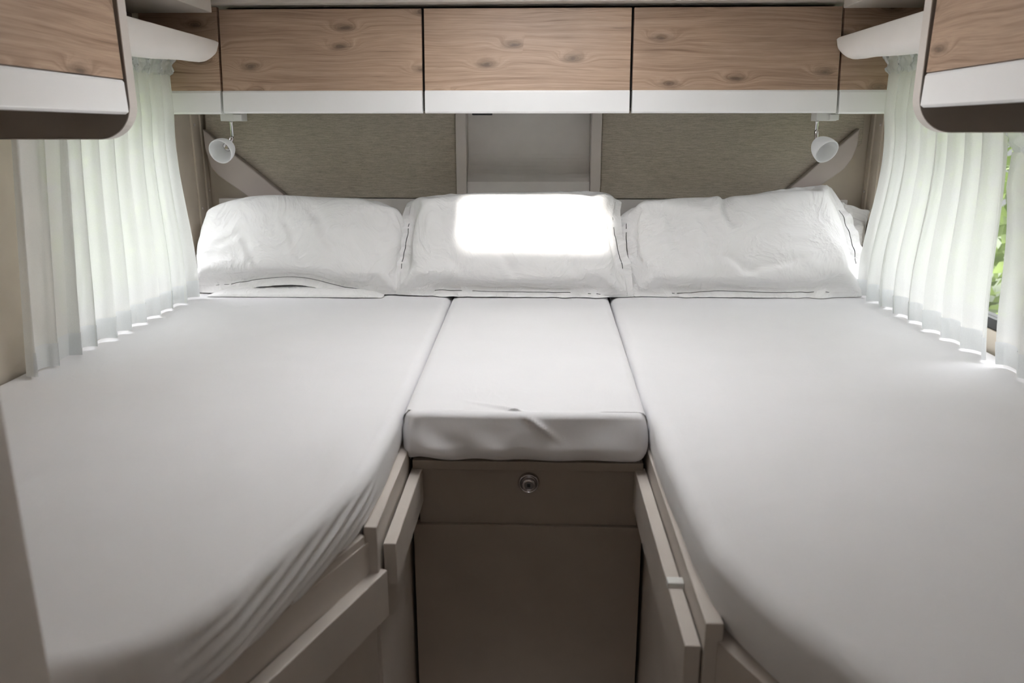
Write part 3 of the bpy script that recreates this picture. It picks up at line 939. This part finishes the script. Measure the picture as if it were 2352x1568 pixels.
G = 'white bed pillows along the headboard'
pillow('pillow', [(-1.100, .016), (-.990, .018), (-.850, .040), (-.734, .042), (-.590, .010), (-.440, .000)],
       [(-1.052, .205), (-1.000, .270), (-.925, .304), (-.835, .313), (-.693, .306), (-.567, .306), (-.470, .278), (-.424, .215)],
       [(-1.100, .016), (-1.098, .075), (-1.080, .140), (-1.052, .205)],
       [(-.440, .000), (-.412, .070), (-.408, .145), (-.424, .215)], 3,
       'plump white pillow with a raised rumpled hem, below the lamp with the visible bulb', group=G, press=8.5, xlim=(XL + .012, 2), sides='b',
       creases=[(-.78, .20, -.72, .06, .010, .004), (-.70, .24, -.62, .10, .014, .005), (-.92, .16, -.86, .06, .010, .004)])
pillow('pillow', [(-.430, .010), (-.319, .008), (-.115, .004), (.089, .002), (.278, -.006)],
       [(-.400, .300), (-.329, .318), (-.190, .328), (-.051, .330), (.088, .333), (.200, .330), (.245, .306)],
       [(-.430, .010), (-.428, .080), (-.412, .186), (-.407, .260), (-.400, .300)],
       [(.278, -.006), (.265, .080), (.246, .160), (.235, .246), (.245, .306)], 8,
       'white middle pillow with frilled corners in bright sunlight in front of the niche', group=G, press=7.5, foot=(2.385, -.487), sides='blr',
       creases=[(-.12, .10, -.04, .02, .012, .004), (-.28, .09, -.18, .02, .012, .004), (.05, .11, .16, .02, .012, .003)])
pillow('pillow', [(.318, .006), (.439, .000), (.559, .008), (.719, .004), (.852, .006), (.985, .006)],
       [(.318, .285), (.418, .303), (.555, .308), (.664, .322), (.774, .342), (.908, .354)],
       [(.318, .006), (.284, .100), (.276, .180), (.282, .250), (.318, .285)],
       [(.985, .006), (.988, .090), (.972, .190), (.943, .275), (.908, .354)], 15,
       'slumped white pillow with deep creases and a raised corner, below the egg-shaped lamp', group=G, press=7.5, xlim=(-2, XR - .02), sides='blr',
       creases=[(.565, .34, .585, .20, .014, .014), (.50, .22, .53, .08, .016, .006), (.56, .10, .66, .05, .012, .007), (.62, .05, .80, .10, .012, .005), (.40, .24, .43, .10, .018, .006)])
pillow('pillow', [(.80, .0), (.92, .0), (1.042, .0)], [(.80, .20), (.95, .225), (1.042, .205)],
       [(.80, .0), (.79, .1), (.80, .20)], [(1.042, .0), (1.046, .1), (1.042, .205)], 21,
       'white pillow tucked behind the slumped one, showing only at the curtain edge', group=G, press=6.0, thick=.55, foot=(2.545, -.487), lean=(.02, .29),
       nxy=(40, 30), xlim=(-2, XR - .008))
def slab_pillow():
    n, m = 70, 24; rows = []
    for i in range(n + 1):
        u = i / n; x = -1.03 + .55 * u
        row = []
        for k in range(m + 1):
            a = math.pi * k / m
            s = math.sin(a) ** .6
            y = 2.46 - .105 * math.cos(a)
            z = -.4975 + .022 * s * (1 - abs(2 * u - 1) ** 8) + .004 * nz(x * 9, y * 9, 51.) * s
            row.append((x, y, z))
        rows.append(row)
    return link('folded_pillowcase', grid_mesh('folded_pillowcase', rows), M['pillow'], None, smooth=True)
tag(slab_pillow(), 'flat white pillowcase peeping out under the hem of the plump pillow', 'pillowcase')

# ------------------------------------------------------------------ curtains
def curtain(xm, sg, y0, y1, pleats, amp, seed, label, zt=.176, zb=-.492, top0=None, top1=None, xt=None):
    """sg: +1 when the room is towards +x of the curtain; xm at the hem, xt at the rail"""
    t = thing('sheer_curtain', label, 'curtain', (xm, (y0 + y1) / 2, zb), 'sheer white curtains at the side windows')
    top0 = y0 if top0 is None else top0; top1 = y1 if top1 is None else top1
    xt = xm if xt is None else xt
    n, m = 60, int(max(60, pleats * 30))
    lam = (y1 - y0) / pleats
    def pos(u, z, extra=0.0):
        f = (z - zb) / (zt - zb)
        f = min(1.0, max(0.0, f)); e = sstep(0, .76, f); f = min(1.0, f * 1.25)                                   # the heading pulls the cloth together
        ya = y0 + (top0 - y0) * e; yb = y1 + (top1 - y1) * e
        y = ya + (yb - ya) * u
        w = u * pleats + .30 * nz(u * 2.5, z * .9, seed) + .10 * nz(u * 9, z * 2, seed + 3)
        a = amp * (.8 + .5 * nz(u * 6, z * .7, seed + 9)) * (1 - .35 * f)
        s = math.sin(2 * math.pi * w)
        s = math.copysign(abs(s) ** .7, s)
        y += lam * .20 * math.cos(2 * math.pi * w + .5) * (.7 + .6 * nz(u * 7, z, seed + 12))
        x = xm + (xt - xm) * f + sg * (a * s + extra)
        return x, min(y, yb + .01)
    rows = []
    for i in range(n + 1):
        z = zb + (zt - .03 - zb) * i / n
        rows.append([(*pos(j / m, z), z) for j in range(m + 1)])
    fab = link('fabric', grid_mesh('fabric', rows), M['sheer'], t, smooth=True)
    rows = []
    for i in range(7):
        z = zb - .001 + .052 * i / 6
        rows.append([(*pos(j / m, z, .0016), z) for j in range(m + 1)])
    link('hem', grid_mesh('hem', rows), M['hem'], fab, smooth=True)
    rows = []
    for i in range(9):
        z = zt - .034 + .05 * i / 8
        row = []
        for j in range(m + 1):
            x, y = pos(j / m, min(z, zt))
            fz = i / 8
            k = abs(math.sin(math.pi * fz * 1.6 + .2))
            far = max(0.0, j / m - .8) * 5 * fz
            row.append((x + sg * (.020 * k * nz(j * .30, i * .35, seed + 5) + .006 * fz), min(2.222, y + .012 * nz(j * .3, i * .4, seed + 6) + .02 * far), z + .014 * nz(j * .4, 1.0, seed + 8) * fz))
        rows.append(row)
    link('gathered_heading', grid_mesh('gathered_heading', rows), M['hem'], fab, smooth=True)
    return t
curtain(-1.056, 1, 1.665, 2.335, 8.2, .020, 101, 'long sheer curtain with glowing pleats between the partly hidden wall and the plump pillow', top0=1.665, top1=2.200, xt=-1.004)
curtain(-1.054, 1, 1.500, 1.690, 2.2, .018, 113, 'narrow unlit sheer curtain hanging nearest the partition, beside the glowing pleats', xt=-1.000)
curtain(1.010, -1, 1.700, 2.43, 8.2, .020, 127, 'long sheer curtain with glowing pleats ending behind the slumped pillow', top1=2.190, top0=1.62, xt=.918)
curtain(1.010, -1, 1.36, 1.667, 3.1, .018, 139, 'short sheer curtain at the frame edge, parted from the long one by a green gap', top1=1.600, xt=.930, zt=-.011)
for x, y0, y1, l in ((-1.010, 1.468, 2.245, 'grey curtain rail under the corner shelf beside the visible lamp bulb'), (.940, 1.535, 2.240, 'grey curtain rail under the corner shelf beside the egg-shaped lamp')):
    o = box('curtain_rail', x - .015, x + .015, y0, y1, .196, .2185, M['cornice'], None, bev=.002)
    tag(o, l, 'curtain rail', 'grey curtain rails')

# ------------------------------------------------------------------ outside
struct(box('lawn', -14, 14, -12, 16, -2.10, -2.0, M['lawn'], bev=0), 'grass outside the windows')
def hedge(xc, y0, y1, ztop, seed, label):
    rng = random.Random(seed); bm = bmesh.new()
    for _ in range(5200):
        y = rng.uniform(y0, y1)
        hgt = ztop + .35 * nz(y * .8, seed, 0.)
        z = rng.uniform(-2.0, hgt); x = xc + rng.gauss(0, .22)
        s = rng.uniform(.08, .15)
        nrm = Vector((rng.gauss(0, 1), rng.gauss(0, 1), rng.gauss(.3, 1))).normalized()
        u = nrm.orthogonal().normalized(); v = nrm.cross(u)
        c = Vector((x, y, z + H))
        vs = [bm.verts.new(c + u * s), bm.verts.new(c + v * s * .55), bm.verts.new(c - u * s), bm.verts.new(c - v * s * .55)]
        bm.faces.new(vs)
    me = bpy.data.meshes.new('hedge'); bm.to_mesh(me); bm.free()
    o = link('hedge', me, M['leaf'])
    tag(o, label, 'hedge', kind='stuff')
hedge(-5.5, -1.0, 12.0, 1.2, 5, 'blurred green foliage outside the window with the narrow unlit curtain')
hedge(5.5, -1.0, 12.0, 1.2, 6, 'blurred lime green foliage outside the window with the parted curtains')
